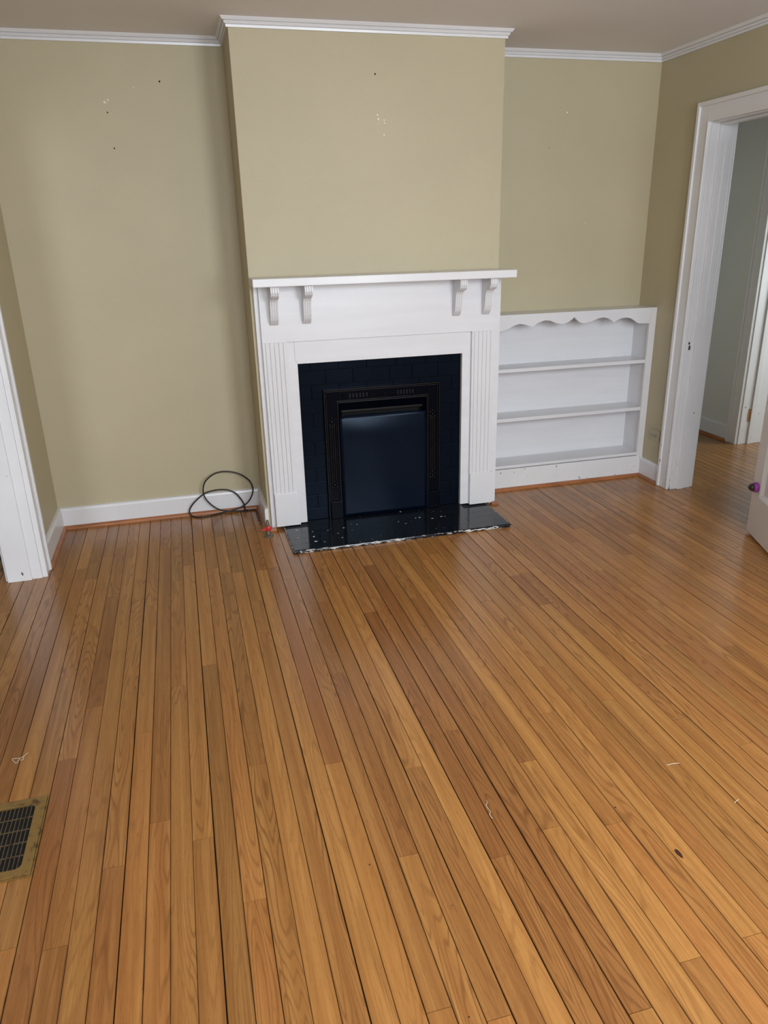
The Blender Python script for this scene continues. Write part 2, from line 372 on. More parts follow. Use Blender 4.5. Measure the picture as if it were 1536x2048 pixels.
struct('wall_rear', with_windows(MB(), XL, XR+T, YR-.14, YR, [(-.08, .92), (1.28, 2.28)]), 'wall', 'olive window wall behind the viewpoint', 'wall')
struct('wall_side_room', with_windows(MB(), -3.0, XL, YR-.14, YR, [(-2.4, -1.4)]).box(-3.1, -3.0, YR, 1.1, 0, H).box(-3.1, XL-T, 1.0, 1.1, 0, H).box(XL-T, XL-T+.10, T, 1.0, 0, H), 'hallwall', 'pale walls of the room beyond the left opening', 'wall')
struct('wall_hall', MB().box(HX, HX+.26, HO0+.02, 1.7, 0, H).box(HX, HX+.26, HO1-.02, HO0+.02, 2.05, H).box(HX, HX+.26, -3.0, HO1-.02, 0, H)
       .box(XR, HX+2, 1.6, 1.7, 0, H).box(XR+T, 2.98, -3.1, -3.0, 0, H).box(3.72, HX+.1, -3.1, -3.0, 0, H).box(2.98, 3.72, -3.1, -3.0, 0, 1.1).box(2.98, 3.72, -3.1, -3.0, 2.3, H)
       .box(XR+.02, XR+T, T, 1.6, 0, H).box(5.4, 5.5, -3.0, 1.7, 0, H).box(HX+.1, 5.5, -1.6, -1.5, 0, H), 'hallwall', 'pale grey green hall wall seen through the right doorway', 'wall')
for i, (a, b) in enumerate([(-.08, .92), (1.28, 2.28), (-2.4, -1.4)]):
    r = sroot('window_%d' % (i+1), ((a+b)/2, YR, 1.05), ('white sash window behind the viewpoint nearest the side room', 'white sash window behind the viewpoint nearest the open door', 'white sash window in the room beyond the left opening')[i], 'window')
    MB().box(a-.09, a, YR, YR+.02, .99, 2.38).box(b, b+.09, YR, YR+.02, .99, 2.38).box(a, b, YR, YR+.02, 2.30, 2.38).box(a-.1, b+.1, YR, YR+.04, 1.02, 1.05).build('window_casing', 'white', r)
    MB().box(a, a+.04, YR-.09, YR-.05, 1.05, 2.30).box(b-.04, b, YR-.09, YR-.05, 1.05, 2.30).box(a+.04, b-.04, YR-.09, YR-.05, 1.05, 1.10).box(a+.04, b-.04, YR-.09, YR-.05, 2.25, 2.30).box(a+.04, b-.04, YR-.09, YR-.05, 1.66, 1.70).build('sash', 'white', r)

def blob(mb, c, ax, r, n=9, th=.0008):
    """small irregular flat fleck on a wall facing -y"""
    pts = [(r*random.uniform(.5, 1.1)*math.cos(2*math.pi*i/n), r*random.uniform(.5, 1.1)*math.sin(2*math.pi*i/n)) for i in range(n)]
    return mb.prism(pts, lambda p, t: (c[0]+p[0], c[1]-t, c[2]+p[1]), -.0005, th)
wb = bpy.data.objects['wall_back']
for par, yy, m, nm, lst in ((wb, 0, 'spackle', 'paint_chip', [(209,204,.006),(216,200,.005),(213,206,.003),(1134,225,.005),(1170,445,.004),(267,175,.003)]), (wb, 0, 'black', 'nail_hole', [(215,225,.005),(319,163,.006),(229,297,.004),(1098,296,.003)]),
                            (wch, -BD, 'spackle', 'paint_chip', [(755,230,.005),(757,238,.006),(768,240,.005),(769,246,.004),(768,270,.004),(756,248,.003)]), (wch, -BD, 'black', 'nail_hole', [(750,148,.005),(861.5,542.5,.006)])):
    for u, v, r in lst:
        q = at(u, v, 1, yy); blob(MB(), (q.x, yy, q.z), 1, r).build(nm, m, par)

# ------------------------------------------------------------------ crown, baseboards, shoe mouldings
def run(name, p, q, ip, iq, prof, m, label, cat, root=None, part=None):
    """moulding from p to q along a wall; room lies to the RIGHT of p->q; ip/iq: mitre (+1 inside corner, -1 outside, 0 square)"""
    p, q = Vector((*p, 0)), Vector((*q, 0)); d = (q-p).normalized(); nrm = Vector((d.y, -d.x, 0))
    vs = [p+nrm*o+d*(o*ip)+Vector((0, 0, z)) for o, z in prof]+[q+nrm*o-d*(o*iq)+Vector((0, 0, z)) for o, z in prof]
    n = len(prof); fs = [(i, (i+1) % n, n+(i+1) % n, n+i) for i in range(n)]+[tuple(range(n-1, -1, -1)), tuple(range(n, 2*n))]
    mb = MB().add(vs, fs)
    return mb.build(part or name, m, root) if root else struct(name, mb, m, label, cat)
CR = [(0, H-.038), (.010, H-.038), (.0115, H-.0285), (.0085, H-.0272), (.0095, H-.0262), (.0150, H-.0255), (.0205, H-.0160), (.0165, H-.0145), (.0180, H-.0134), (.0250, H-.0128), (.0325, H-.003), (.034, H), (0, H)]
segs = [((XL, YR), (XL, 0), 0, 1, 'white crown moulding along the left wall'), ((XL, 0), (BX0, 0), 1, 1, 'white stepped crown moulding over the left alcove wall'), ((BX0, 0), (BX0, -BD), 1, -1, 'short crown return on the left chimney side'),
        ((BX0, -BD), (BX1, -BD), -1, -1, 'white crown moulding across the chimney breast front'), ((BX1, -BD), (BX1, 0), -1, 1, 'short crown return on the right chimney side'), ((BX1, 0), (XR, 0), 1, 1, 'white crown moulding over the right alcove wall'),
        ((XR, 0), (XR, YR), 1, 0, 'white crown moulding along the right wall above the doorway')]
for i, (p, q, ip, iq, lab) in enumerate(segs): run('trim_%d' % (i+1), p, q, ip, iq, CR, 'white', lab, 'crown moulding')
BB = [(0, 0), (.019, 0), (.019, .108), (.0165, .116), (.012, .121), (0, .123)]
SH = [(.019, 0)]+[(.019+.017*math.cos(a), .019*math.sin(a)) for a in [i*math.pi/2/5 for i in range(6)]]
def base(name, p, q, ip, iq, lab, bb=BB, off=0):
    r = sroot(name, ((p[0]+q[0])/2, (p[1]+q[1])/2, 0), lab, 'baseboard')
    run('', p, q, ip, iq, bb, 'white', '', '', r, 'board'); run('', p, q, ip, iq, SH, 'shoe', '', '', r, 'shoe_moulding')
base('baseboard_back', (XL, 0), (BX0, 0), 1, 1, 'white baseboard with brown shoe strip along left alcove wall behind cable')
base('baseboard_left', (XL, -.578), (XL, 0), 0, 1, 'short white baseboard between left casing and corner')
base('baseboard_chimney', (BX0, 0), (BX0, -BD-.012), 1, 0, 'white baseboard return on the left side of the chimney breast')
base('baseboard_right', (XR, -.1980), (XR, -.398), 0, 0, 'short white baseboard under the outlet beside the right door casing')
base('baseboard_right_near', (XR, RO1-.12), (XR, YR), 0, 0, 'white baseboard along right wall behind open door')
base('baseboard_left_near', (XL, YR), (XL, LO1-.12), 0, 0, 'white baseboard along left wall towards the viewer')
base('baseboard_hall', (HX, 1.6), (HX, .312), 0, 0, 'white baseboard with brown shoe strip on the hall wall')

# ------------------------------------------------------------------ cased openings
def casing_parts(r, xw, sgn, y0, y1, h, prof_w=.098):
    """casing on a wall face at x=xw whose room side is sgn; opening y0 (far) .. y1 (near), height h"""
    B = lambda a, b: (xw+sgn*a, xw+sgn*b)
    def leg(yi, s):
        xa, xb = B(0, .019); mb = MB().box(xa, xb, yi+s*.006, yi+s*.098, 0, h+.098, .002)
        mb.build('side_casing', 'casing', r)
        xa, xb = B(0, .030); MB().box(xa, xb, yi+s*.084, yi+s*.106, 0, h+.106, .004).build('back_band', 'casing', r)
        xa, xb = B(.017, .024); MB().box(xa, xb, yi+s*.006, yi+s*.016, 0, h+.006, .0025).build('inner_bead', 'casing', r)
    leg(y0, 1); leg(y1, -1)
    xa, xb = B(0, .0185); MB().box(xa, xb, y1-.090, y0+.090, h+.006, h+.098, .002).build('head_casing', 'casing', r)
    xa, xb = B(0, .030); MB().box(xa, xb, y1-.084, y0+.084, h+.084, h+.106, .004).build('head_back_band', 'casing', r)
def jamb_parts(r, xa, xb, y0, y1, h, stop):
    MB().box(xa, xb, y0, y0+.02, 0, h+.02, .0015).build('jamb', 'casing', r); MB().box(xa, xb, y1-.02, y1, 0, h+.02, .0015).build('jamb', 'casing', r)
    MB().box(xa, xb, y1, y0, h, h+.02, .0015).build('head_jamb', 'casing', r)
    for a, b in stop:
        MB().box(a, b, y0-.011, y0, 0, h, .002).build('door_stop_strip', 'casing', r); MB().box(a, b, y1, y1+.011, 0, h, .002).build('door_stop_strip', 'casing', r)
        MB().box(a, b, y1+.011, y0-.011, h-.011, h, .002).build('door_stop_strip', 'casing', r)
r = sroot('trim_8', (XL-T/2, LO0, 0), 'white cased opening frame at the left edge', 'door frame')
casing_parts(r, XL, 1, LO0, LO1, LOH); casing_parts(r, XL-T, -1, LO0, LO1, LOH)
jamb_parts(r, XL-T, XL, LO0, LO1, LOH, [(XL-T-.012, XL-.046)])
r = sroot('trim_9', (XR+T/2, RO0, 0), 'white chipped door frame around the right doorway', 'door frame')
casing_parts(r, XR, -1, RO0, RO1, ROH); casing_parts(r, XR+T, 1, RO0, RO1, ROH); jamb_parts(r, XR, XR+T, RO0, RO1, ROH, [(XR+.046, XR+.088)])
sp = at(1376, 697, 1, RO0-.001)
st = MB().box(XR+.004, XR+.036, RO0-.0012, RO0+.001, .845, .905, .0005).build('strike_plate', 'white', r)
MB().box(XR+.010, XR+.020, RO0-.0016, RO0, .884, .897).build('latch_hole', 'black', st); MB().box(XR+.012, XR+.026, RO0-.0022, RO0, .853, .878, .001).build('latch_lip', 'steel', st)
r = sroot('trim_10', (HX, HO0, 0), 'white door frame on the far hall wall', 'door frame')
casing_parts(r, HX, -1, HO0, HO1, 2.03); jamb_parts(r, HX, HX+.26, HO0, HO1, 2.03, [(HX+.075, HX+.115)])
MB().prism([(-.014, -.045), (.010, -.05), (.015, -.01), (.012, .045), (-.012, .05), (-.016, .01)], lambda p, t: (HX+.066+p[0], HO0-t, .215+p[1]), -.001, .0012).build('bare_wood_patch', 'rawwood', r)

# open panelled door: hinge edge at the near jamb, swung back towards the wall
ang = math.atan2(-.932, -.363)
door = sroot('door_1', (2.752, -1.234, .014), 'cream white panelled door standing open at the right edge', 'door'); door.rotation_euler = (0, 0, ang)
DW, DH, DT = .735, 2.005, .042     # local: x along the door, -y = visible face side
def dpart(name, mb, m, par=None):
    o = mb.build(name, m, None); o.parent = par or door; return o
s0, zb, zt = .100, .214, .214
rails = [(0, zb), (.86, .99), (1.89, DH)]
dpart('stile', MB().box(0, s0, 0, DT, 0, DH, .002), 'cream'); dpart('stile', MB().box(DW-s0, DW, 0, DT, 0, DH, .002), 'cream')
for a, b in rails: dpart('rail', MB().box(s0, DW-s0, 0, DT, a, b, .001), 'cream')
for a, b in ((zb, .86), (.99, 1.89)):
    dpart('panel', MB().box(s0, DW-s0, .014, .028, a, b), 'cream')
    m = .022
    for poly, (ax, v0, v1) in (([(s0, 0), (s0+m, .012), (s0, .014)], ('z', a, b)), ([(DW-s0, 0), (DW-s0-m, .012), (DW-s0, .014)], ('z', a, b))):
        x0, x1 = poly[0][0], poly[1][0]
        dpart('panel_moulding', MB().add([(x0,.0005,v0),(x0,.0005,v1),(x1,.0135,v0+m),(x1,.0135,v1-m),(x0,.014,v0),(x0,.014,v1)], [(0,1,3,2),(0,2,4),(1,5,3),(0,4,5,1),(4,2,3,5)]), 'white')
    for z0, z1 in ((a, a+m), (b, b-m)):
        dpart('panel_moulding', MB().add([(s0,.0005,z0),(DW-s0,.0005,z0),(s0+m,.0135,z1),(DW-s0-m,.0135,z1),(s0,.014,z0),(DW-s0,.014,z0)], [(0,1,3,2),(0,2,4),(1,5,3),(0,4,5,1),(4,2,3,5)]), 'white')
bp = dpart('door_bumper', MB().lathe([(.0215, 0), (.0255, -.004), (.0262, -.011), (.0255, -.019), (.0210, -.023)], (.066, 0, .258), 20, 'y'), 'purple'); bp['label'] = 'purple ring of the door bumper'
bt = dpart('bumper_tip', MB().lathe([(.0205, -.022), (.0190, -.031), (.0140, -.040), (.0075, -.046), (.001, -.048)], (.066, 0, .258), 20, 'y'), 'brownrubber', bp)
# ------------------------------------------------------------------ mantel
MX0, MX1 = .350, 1.680
man = thing('fireplace_mantel', ((MX0+MX1)/2, -BD, 0), 'white painted wooden fireplace mantel with corbels and fluted pilasters', 'mantel')
FY = -.412
MB().box(MX0, .374, -.392, -BD, 0, 1.298, .002).build('side_board', 'whitewood', man); MB().box(1.644, MX1, -.392, -BD, 0, 1.298, .002).build('side_board', 'whitewood', man)
MB().box(.372, 1.645, FY, -BD, 1.017, 1.298, .0015).build('frieze', 'whitewood', man)
MB().box(.334, 1.688, -.570, -BD, 1.298, 1.3365, .003).build('shelf', 'white', man)
# opening trim
for a, b in ((.498, .5495), (1.4592, 1.512)): MB().box(a, b, -.394, -.356, 0.0185, 1.018, .002).build('inner_board', 'whitewood', man)
MB().prism([(.549, .9015), (1.460, .9015), (1.460, .905), (1.473, .918), (1.481, .922), (1.481, 1.018), (.537, 1.018), (.537, .922), (.543, .917)], lambda p, t: (p[0], t, p[1]), -.399, -.356).build('header_board', 'whitewood', man)
def pilaster(x0, x1, flip):
    wdt = x1-x0; n = 6; first = .0145; step = (wdt-first)/(n-1); g = .0019
    gs = [first+i*step for i in range(n-1)]
    if flip: gs = [gs_ for gs_ in gs]
    poly = [(x0, -.390), (x0, FY-.002)]
    for q in gs: poly += [(x0+q-g, FY-.002), (x0+q, FY+.0025), (x0+q+g, FY-.002)]
    poly += [(x1, FY-.002), (x1, -.390)]
    MB().prism(poly, lambda p, t: (p[0], p[1], t), .205, 1.0172).build('fluted_pilaster', 'white', man)
    MB().box(x0+.001, x1+.008, FY-.008, -.390, .0185, .209, .002).build('plinth_block', 'white', man)
pilaster(.373, .500, False); pilaster(1.508, 1.640, True)
def corbel(x0, x1):
    z1, z0 = 1.298, 1.105; f = lambda d: FY-d
    prof = [(0, z1), (.120, z1), (.121, z1-.030), (.114, z1-.046), (.098, z1-.056), (.080, z1-.060), (.066, z1-.066), (.057, z1-.078), (.052, z1-.096), (.049, z1-.120), (.045, z1-.145), (.036, z1-.168), (.020, z1-.185), (.008, z0), (0, z0)]
    # cross-section with two fine grooves down the front: extrude in slices across x
    wd = x1-x0; cuts = [0, .14, .20, .26, .44, .50, .56, .74, .80, .86, 1.0]; depth = [0, 0, 1, 0, 0, 1, 0, 0, 1, 0, 0]
    vs = []; n = len(prof)
    for c, dp in zip(cuts, depth):
        for i, (d, z) in enumerate(prof):
            dd = d-(.0035*dp if 1 <= i <= n-2 and d > .005 else 0); vs.append((x0+wd*c, f(max(dd, 0)), z))
    fs = []
    for j in range(len(cuts)-1):
        for i in range(n): fs.append((j*n+i, j*n+(i+1) % n, (j+1)*n+(i+1) % n, (j+1)*n+i))
    fs += [tuple(range(n-1, -1, -1)), tuple(range((len(cuts)-1)*n, len(cuts)*n))]
    MB().add(vs, fs).build('corbel', 'white', man)
for a, b in ((.4205, .4605), (.5870, .6265), (1.3935, 1.4320), (1.5600, 1.6005)): corbel(a, b)
MB().box(.333, .371, -.441, -.412, 0, .018, .003).build('shoe_block', 'shoe', man); MB().box(1.648, 1.690, -.425, -.393, 0, .014, .003).build('shoe_block', 'shoe', man)

# ------------------------------------------------------------------ tile surround
sur = thing('fireplace', (1.004, -.365, 0.018), 'black painted tile fireplace with cast iron insert inside the white mantel', 'fireplace')
OX0, OX1, OZ = .5495, 1.4592, .905
IX0, IX1, IZ = .690, 1.318, .740
MB().box(OX0, IX0, -.364, -.30, .018, .9005).box(IX1, OX1, -.364, -.30, .018, .9005).box(IX0, IX1, -.364, -.30, IZ, .9005).build('backing', 'grout', sur)
rows = [.018, .087, .164, .241, .317, .394, .471, .547, .624, .701, .780, .856, .9010]
for i in range(12):
    z0, z1 = rows[i], rows[i+1]
    odd = i % 2 == 1
    if i == 11: xs = [OX0, .617, .770, .923, 1.090, 1.258, 1.410, OX1]
    elif i == 10: xs = [OX0, .696, .846, 1.050, 1.177, 1.326, OX1]
    elif z1 > IZ+.02: xs = [OX0, .618, .770, .92, 1.07, 1.22, 1.409, OX1]
    else: xs = None
    spans = list(zip(xs, xs[1:])) if xs else ([(OX0, .619), (.619, IX0), (IX1, 1.408), (1.408, OX1)] if odd else [(OX0, IX0), (IX1, OX1)])
    for a, b in spans:
        zc = z0
        g = .0007; pr = random.uniform(.0, .0014)
        MB().box(a+g, b-g, -.3685-pr, -.350, zc+g, z1-g, .0016).build('tile', 'tile', sur)
# ------------------------------------------------------------------ cast iron insert
def frame_ring(name, o, i, zo, zi, y0, y1, m='iron', par=None):
    """three-sided frame: outer half-widths from x=o[0]..o[1] top zo, inner i, zi; a raised band"""
    x0, x1 = o; a, b = i
    MB().box(x0, a, y0, y1, .018, zo, .002).box(b, x1, y0, y1, .018, zo, .002).box(a, b, y0, y1, zi, zo, .002).build(name, m, par or ins)
MB().box(.677, .757, -.384, -.300, .018, .752, .002).box(1.259, 1.331, -.384, -.300, .018, .752, .002).box(.757, 1.259, -.384, -.300, .672, .752, .002).build('insert_frame', 'iron', sur); ins = bpy.data.objects['insert_frame']; ins['label'] = 'black cast iron insert frame'
for (o, t, pr) in ((.000, .006, .010), (.010, .005, .006), (.0625, .0045, .006), (.0700, .006, .010)):
    frame_ring('frame_bead', (.677+o, 1.331-o), (.677+o+t, 1.331-o-t), .752-o, .752-o-t, -.384-pr, -.382, 'bead')
# splayed head inside the opening, with lip and dark gap
def quad_solid(name, pts, th, m, par):
    a, b, c, d = [Vector(p) for p in pts]; nn = (b-a).cross(d-a).normalized()*th
    MB().add([a, b, c, d, a+nn, b+nn, c+nn, d+nn], [(0,1,2,3),(7,6,5,4),(0,4,5,1),(1,5,6,2),(2,6,7,3),(3,7,4,0)]).build(name, m, par)
quad_solid('splayed_head', [(.757, -.384, .676), (1.259, -.384, .676), (1.238, -.352, .628), (.778, -.352, .628)], .006, 'iron', ins)
MB().box(.776, 1.240, -.362, -.346, .616, .629, .002).build('head_lip', 'bead', ins)
quad_solid('splayed_cheek', [(.757, -.384, .676), (.778, -.352, .628), (.768, -.352, .50), (.757, -.384, .50)], -.004, 'iron', ins)
quad_solid('splayed_cheek', [(1.259, -.384, .676), (1.238, -.352, .628), (1.248, -.352, .50), (1.259, -.384, .50)], .004, 'iron', ins)
MB().box(.757, 1.259, -.31, -.29, .018, .70).build('firebox_back', 'dark', ins)
for a, b in ((.688, .757), (1.259, 1.331)): MB().box(a, b, -.396, -.383, .018, .121, .0025).build('foot_block', 'iron', ins)
for cx in (.7165, 1.2915):       # reeded strips between the two rosettes of each leg
    for dx in (-.011, 0, .011): MB().lathe([(.0032, .232), (.0036, .24), (.0036, .55), (.0032, .558)], (cx+dx, -.3855, 0), 8).build('reed', 'bead', ins)
    for cz in (.575, .215):
        mb = MB()
        for k, (dx, dz, rr) in enumerate(((0, .020, .007), (-.013, .012, .006), (.013, .012, .006), (0, .0, .008), (-.012, -.013, .007), (.012, -.013, .007), (0, -.016, .005))):
            mb.lathe([(rr, 0), (rr*.85, -.004), (rr*.3, -.0065)], (cx+dx, -.3835, cz+dz), 8, 'y')
        mb.build('rosette', 'bead', ins)
def relief(x, z, rr, n=6):
    mb = MB(); mb.lathe([(rr*.35, 0), (rr*.3, -.006), (.001, -.008)], (x, -.3835, z), 8, 'y')
    for k in range(n):
        a = 2*math.pi*k/n+.4; mb.lathe([(rr*.33, 0), (rr*.26, -.006), (.001, -.009)], (x+rr*.72*math.cos(a), -.3835, z+rr*.72*math.sin(a)), 7, 'y')
    mb.build('relief_flower', 'bead', ins)
zc = .711
for x in (.79, .945, 1.004, 1.063, 1.205): relief(x, zc, .0155)
for x0, x1 in ((.812, .925), (1.083, 1.185)):
    k = 6
    for i in range(k):
        xx = x0+(x1-x0)*(i+.5)/k; MB().box(xx-.0055, xx+.0055, -.3885, -.383, zc-.012, zc+.012, .0022).build('relief_block', 'bead', ins)
# summer cover sheet
cov = MB()
nx, nz = 24, 28; x0, x1, z0, z1 = .7575, 1.2585, .0185, .603; vs = []; fs = []
for j in range(nz+1):
    for i in range(nx+1):
        a, b = i/nx, j/nz; xx = x0+(x1-x0)*a; zz = z0+(z1-z0)*b
        bow = .005*math.sin(math.pi*a)*math.sin(math.pi*min(1, b*1.0))
        curl = -.010*max(0, (b-.80)/.20)**1.6
        yy = -.3905-bow-curl*(1+.35*math.sin(5*a+.6))+.0012*math.sin(9*a+3*b)+.0010*math.sin(13*b+2*a)
        if b > .97 and (a < .06 or a > .95): zz -= .006
        vs.append((xx, yy, zz))
n1 = len(vs); vs += [(p[0], p[1]+.002, p[2]) for p in vs]
for j in range(nz):
    for i in range(nx):
        q = j*(nx+1)+i; fs.append((q, q+1, q+nx+2, q+nx+1)); fs.append((n1+q, n1+q+nx+1, n1+q+nx+2, n1+q+1))
bd = [i for i in range(nx+1)]+[j*(nx+1)+nx for j in range(1, nz+1)]+[nz*(nx+1)+i for i in range(nx-1, -1, -1)]+[j*(nx+1) for j in range(nz-1, 0, -1)]
for a, b in zip(bd, bd[1:]+bd[:1]): fs.append((a, n1+a, n1+b, b))
cov.add(vs, fs, True); tag(cov.build('fireplace_cover', 'cover'), 'glossy blue black sheet metal cover closing the fireplace opening', 'fireplace cover')
# ------------------------------------------------------------------ hearth
HX0, HX1, HY0 = .411, 1.614, -.781
hea = thing('hearth', (1.01, -.6, 0), 'black painted tile hearth with chipped white front edge', 'hearth')
MB().box(HX0+.004, HX1-.004, HY0+.006, -.372, 0, .0145).build('bed', 'grout', hea)
MB().box(HX0, HX1, HY0, HY0+.009, 0, .0155, .004).build('front_edge', 'hearthedge', hea)
MB().box(HX0, HX0+.006, HY0+.009, -.42, 0, .0150, .002).build('side_edge', 'hearthedge', hea); MB().box(HX1-.006, HX1, HY0+.009, -.42, 0, .0150, .002).build('side_edge', 'hearthedge', hea)
yy = HY0+.009; rr = 0
while yy < -.372:
    y1 = min(yy+.0765, -.364); xx = HX0+.006-(.076 if rr % 2 else 0)
    while xx < HX1-.006:
        a, b = max(xx, HX0+.006), min(xx+.1525, HX1-.006)
        if y1 > -.41: a, b = max(a, .5505), min(b, 1.458)
        if b-a > .006: MB().box(a+.0004, b-.0004, yy+.0004, y1-.0004, .010, .0172+random.uniform(0, .0003)).build('hearth_tile', 'hearth', hea)
        xx += .1525
    yy = y1; rr += 1

for a, b, r_ in ((390,1465,.007),(402,1490,.009),(550,1418,.006),(465,1432,.004),(540,1470,.004),(520,1447,.004),(950,1363,.006),(1065,1358,.008),(850,1333,.006),(448,1492,.004),(384,1438,.004),(300,1430,.006),(930,1366,.004),(1085,1357,.003),(840,1385,.004),(620,1400,.004)):
    q_ = at(480+a/2.648, 520+b/2.648, 2, .0178); pl_ = [(r_*random.uniform(.5, 1.2)*math.cos(2*math.pi*i/9), r_*.8*random.uniform(.4, 1.1)*math.sin(2*math.pi*i/9)) for i in range(9)]
    if q_.y > -.782: MB().prism(pl_, lambda p, t: (q_.x+p[0], q_.y+p[1], t), .0170, .0178).build('paint_chip', 'spackle', hea)
# ------------------------------------------------------------------ built-in bookcase
q = .1936; bx0, bx1 = BX1, XR
bk = thing('built_in_bookcase', ((bx0+bx1)/2, -.1, 0), 'white built-in bookcase with scalloped valance in the right alcove', 'bookcase')
ys = -q
MB().box(2.753, bx1-.0005, ys, ys+.020, .128, 1.0686, .0015).build('stile', 'white', bk); MB().box(bx0+.0005, 1.735, ys, ys+.020, .128, 1.0686, .0015).build('stile', 'white', bk)
key = [(1.735, .980), (1.790, .981), (1.822, .992), (1.855, 1.008), (1.890, 1.0155), (1.925, 1.010), (1.955, 1.000), (1.971, .992), (1.985, 1.003), (2.010, 1.018), (2.050, 1.0275), (2.085, 1.024), (2.120, 1.010), (2.150, 1.003), (2.175, 1.002), (2.205, 1.012), (2.228, 1.026), (2.240, 1.0385),
       (2.252, 1.026), (2.275, 1.008), (2.303, .998), (2.330, 1.000), (2.365, 1.010), (2.400, 1.023), (2.437, 1.026), (2.470, 1.018), (2.495, 1.002), (2.507, .991), (2.525, 1.004), (2.555, 1.015), (2.592, 1.018), (2.625, 1.010), (2.650, .996), (2.668, .984), (2.681, .979), (2.755, .976)]
poly = []
for a, b in zip(key, key[1:]): poly.append(a)
poly.append(key[-1]); n = len(poly)
vs = [(x, y, z) for y in (ys, ys+.018) for x, z in poly]+[(x, y, 1.0680) for y in (ys, ys+.018) for x, z in poly]
fs = []
for i in range(n-1):
    fs += [(i, i+1, 2*n+i+1, 2*n+i), (n+i, 3*n+i, 3*n+i+1, n+i+1), (i, n+i, n+i+1, i+1), (2*n+i, 2*n+i+1, 3*n+i+1, 3*n+i)]
fs += [(0, 2*n, 3*n, n), (n-1, 2*n-1, 4*n-1, 3*n-1)]
MB().add(vs, fs).build('scalloped_valance', 'white', bk)
MB().box(bx0+.001, bx1-.001, ys+.002, -.001, 1.0500, 1.0690, .001).build('top_board', 'white', bk)
MB().box(2.764, bx1-.001, ys+.020, -.001, .128, 1.050).build('side_panel', 'white', bk); MB().box(bx0+.001, 1.70, ys+.020, -.001, .128, 1.050).build('side_panel', 'white', bk)
MB().box(1.70, 2.764, -.012, -.001, .128, 1.050).build('back_panel', 'whitewood', bk)
for zt in (.7545, .4545): MB().box(1.7005, 2.7635, ys+.010, -.0125, zt-.021, zt, .0015).build('shelf', 'white', bk)
MB().box(1.7005, 2.7635, ys+.002, -.0125, .140, .158, .002).build('bottom_shelf', 'white', bk)
MB().box(bx0+.001, bx1-.001, ys-.004, ys+.016, 0, .136, .002).build('base_board', 'casing', bk)
MB().prism([(0, 0), (.017, 0), (.0155, .008), (.010, .0155), (0, .018)], lambda p, t: (t, ys-.004-p[0], p[1]), bx0+.01, bx1-.021).build('shoe_moulding', 'shoe', bk)

# ------------------------------------------------------------------ wall outlet
ou = thing('wall_outlet', (XR, -.300, .297), 'small sideways duplex outlet painted olive beside the right door casing', 'outlet')
MB().box(XR-.005, XR, -.3575, -.2425, .262, .332, .002).build('cover_plate', 'outlet', ou)
for cy in (-.281, -.319):
    f = MB().lathe([(.0165, 0), (.0165, -.002), (.0155, -.0027)], (XR-.005, cy, .297), 20, 'x').build('socket_face', 'ivory', ou)
    for dz in (-.0062, .0062): MB().box(XR-.0082, XR-.0075, cy+.001, cy+.008, .297+dz-.0014, .297+dz+.0014).build('slot', 'black', f)
    MB().lathe([(.0028, 0), (.0028, -.0006)], (XR-.0075, cy-.0075, .297), 10, 'x').build('ground_hole', 'black', f)
MB().lathe([(.003, 0), (.0025, -.0015)], (XR-.005, -.300, .297), 10, 'x').build('screw', 'steel', ou)

# ------------------------------------------------------------------ floor registers
def register(name, x0, x1, y0, y1, nfin, ncross, label):
    r = thing(name, ((x0+x1)/2, (y0+y1)/2, 0), label, 'floor vent'); bw = .027
    c = .016; ix0, ix1, iy0, iy1 = x0+bw, x1-bw, y0+bw, y1-bw
    def rr(a, b, c0, d, rad, n=5):
        o = []
        for cx, cy, s in ((b-rad, d-rad, 0), (a+rad, d-rad, 1), (a+rad, c0+rad, 2), (b-rad, c0+rad, 3)):
            for i in range(n): t = math.pi/2*(s+i/(n-1)); o.append((cx+rad*math.cos(t), cy+rad*math.sin(t)))
        return o
    A = rr(x0, x1, y0, y1, .003); A2 = rr(x0+.004, x1-.004, y0+.004, y1-.004, .003); B_ = rr(ix0, ix1, iy0, iy1, c); n = len(A)
    vs = [(*p, .0003) for p in A]+[(*p, .0045) for p in A]+[(*p, .0055) for p in A2]+[(*p, .0055) for p in B_]+[(*p, .0004) for p in B_]
    fs = [(j*n+i, j*n+(i+1) % n, (j+1)*n+(i+1) % n, (j+1)*n+i) for j in range(4) for i in range(n)]+[(4*n+i, 4*n+(i+1) % n, (i+1) % n, i) for i in range(n)]
    MB().add(vs, fs).build('frame', 'vent', r)
    MB().box(x0+.010, x1-.010, y0+.010, y1-.010, .0002, .0008).build('duct_shade', 'dark', r)  # dark sheet painted as the shaded duct below the fins
    for (a, b, c0, d) in ((x0-.0045, x0-.0008, y0-.0045, y1+.0045), (x1+.0008, x1+.0045, y0-.0045, y1+.0045)): MB().box(a, b, c0, d, .0002, .0035, .001).build('rim', 'vent', r)
    for (c0, d) in ((y0-.0045, y0-.0008), (y1+.0008, y1+.0045)): MB().box(x0, x1, c0, d, .0002, .0035, .001).build('rim', 'vent', r)
    for i in range(nfin):
        x = ix0+(ix1-ix0)*(i+1)/(nfin+1); MB().box(x-.0008, x+.0008, iy0-.001, iy1+.001, .0010, .0046).build('fin', 'fin', r)
    for i in range(ncross):
        y = iy0+(iy1-iy0)*(i+1)/(ncross+1); MB().box(ix0-.001, ix1+.001, y-.0010, y+.0010, .0010, .0042).build('cross_bar', 'fin', r)
    return r
register('floor_register', XL+.045, -.5445, -2.608, -2.312, 13, 4, 'tarnished brass floor register set in the oak boards at lower left')
register('floor_register', -1.330, -1.012, -.528, -.13, 17, 5, 'dark floor register in the next room just behind the left opening frame')

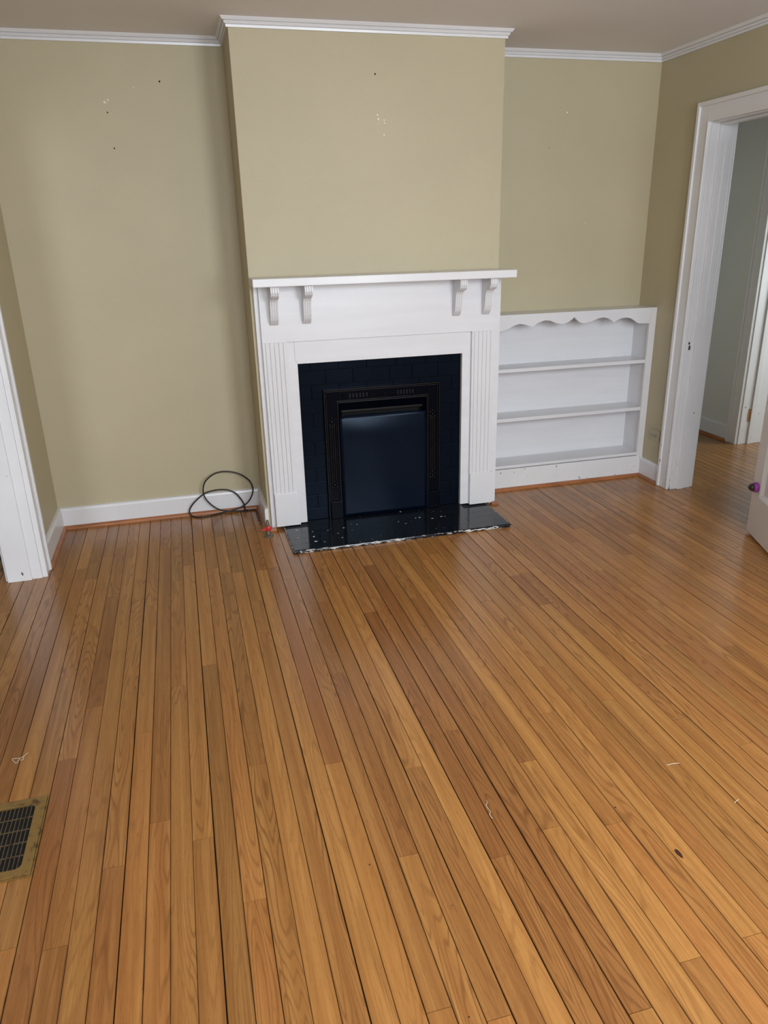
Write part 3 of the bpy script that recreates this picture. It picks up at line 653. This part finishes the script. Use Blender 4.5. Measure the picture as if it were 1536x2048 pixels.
# ------------------------------------------------------------------ coaxial cable
cr = [(608,528),(612,500),(600,440),(530,350),(465,315),(400,303),(300,312),(195,348),(100,430),(52,500),(50,550),(90,580),(160,586),(280,565),(400,535),(500,510),(600,468),(665,405),(697,310),(670,225),(600,165),(510,128),(400,118),(300,142),(215,210),(186,290),(198,370),(250,440),(330,497),(420,520),(510,522),(620,516),(720,512),(785,535),(800,565),(785,612),(768,640)]
pts = []
for i, (a, b) in enumerate(cr):
    u, v = 370+a/5.12, 920+b/5.12; yw = -.044-.00016*i
    p = at(u, v, 1, yw)
    if p.z < .005: p = at(u, v, 2, .005)
    if i > 30: p.x = min(p.x, .2925)
    pts.append(p)
cab = thing('coaxial_cable', (.15, -.06, 0), 'loose black coaxial cable coiled against the baseboard left of the fireplace', 'cable')
MB().tube(catmull(pts, 8), .0042, 8).build('cable', 'rubber', cab)
d = (pts[-1]-pts[-2]).normalized(); e = pts[-1]
MB().tube([e-d*.004, e+d*.012], .0055, 8).build('connector', 'steel', cab)
t0 = at(370+620/5.12, 920+524/5.12, 2, .0)
MB().lathe([(.016, 0), (.016, .003), (.008, .010), (.006, .013)], (t0.x, t0.y, 0), 12).build('grommet', 'rubber', cab)
# ------------------------------------------------------------------ gas valve
vx, vy = .3175, -.487
va = thing('gas_valve', (vx, vy, 0), 'small gas shutoff valve with red lever on the floor left of the hearth', 'valve')
MB().lathe([(.0275, 0), (.0270, .003), (.019, .006), (.012, .009)], (vx, vy, 0), 18).build('flange', 'pewter', va)
MB().lathe([(.0105, .007), (.0105, .018), (.0125, .019), (.0125, .030), (.0095, .034)], (vx, vy, 0), 6, smooth=False).build('lower_nut', 'pewter', va)
MB().lathe([(.0100, .032), (.0130, .040), (.0130, .060), (.0100, .066)], (vx, vy, 0), 14).build('body', 'pewter', va)
MB().lathe([(.0090, .064), (.0090, .082), (.0070, .084), (.0070, .092)], (vx, vy, 0), 6, smooth=False).build('outlet_stub', 'pewter', va)
lv = MB().lathe([(.0145, -.010), (.0150, -.014), (.0145, -.020), (.006, -.022)], (vx+.003, vy, .050), 16, 'y').build('lever_hub', 'red', va)
MB().prism([(-.002, .006), (-.034, .001), (-.037, -.003), (-.034, -.007), (-.002, -.006)], lambda p, t: (vx+p[0], vy-t, .048+p[1]), .013, .019).build('lever', 'red', va)
# ------------------------------------------------------------------ threads and lint on the boards
def thread(pxs, r, label):
    P = []
    for i, (u, v) in enumerate(pxs): q_ = at(u, v, 2, .0012); P.append((q_.x, q_.y, .0012+.0016*(i % 3)))
    tag(MB().tube(catmull(P, 5), r, 5).build('thread', 'thread'), label, 'thread')
thread([(56,1505),(48,1513),(40,1519),(33,1526),(28,1524),(25,1520),(30,1517),(40,1517),(47,1515),(46,1519),(40,1521)], .0006, 'tangled white thread on the boards above the lower left register')
thread([(1334,1530),(1346,1528),(1358,1528)], .0007, 'straight pale thread lying on the boards at right')
thread([(1469,1606),(1473,1602),(1477,1601)], .0007, 'short curved pale thread nearest the right edge')
thread([(972,1600),(975,1606),(972,1612),(977,1618),(981,1624),(979,1631),(985,1637)], .0006, 'crinkled pale thread in the middle of the floor')
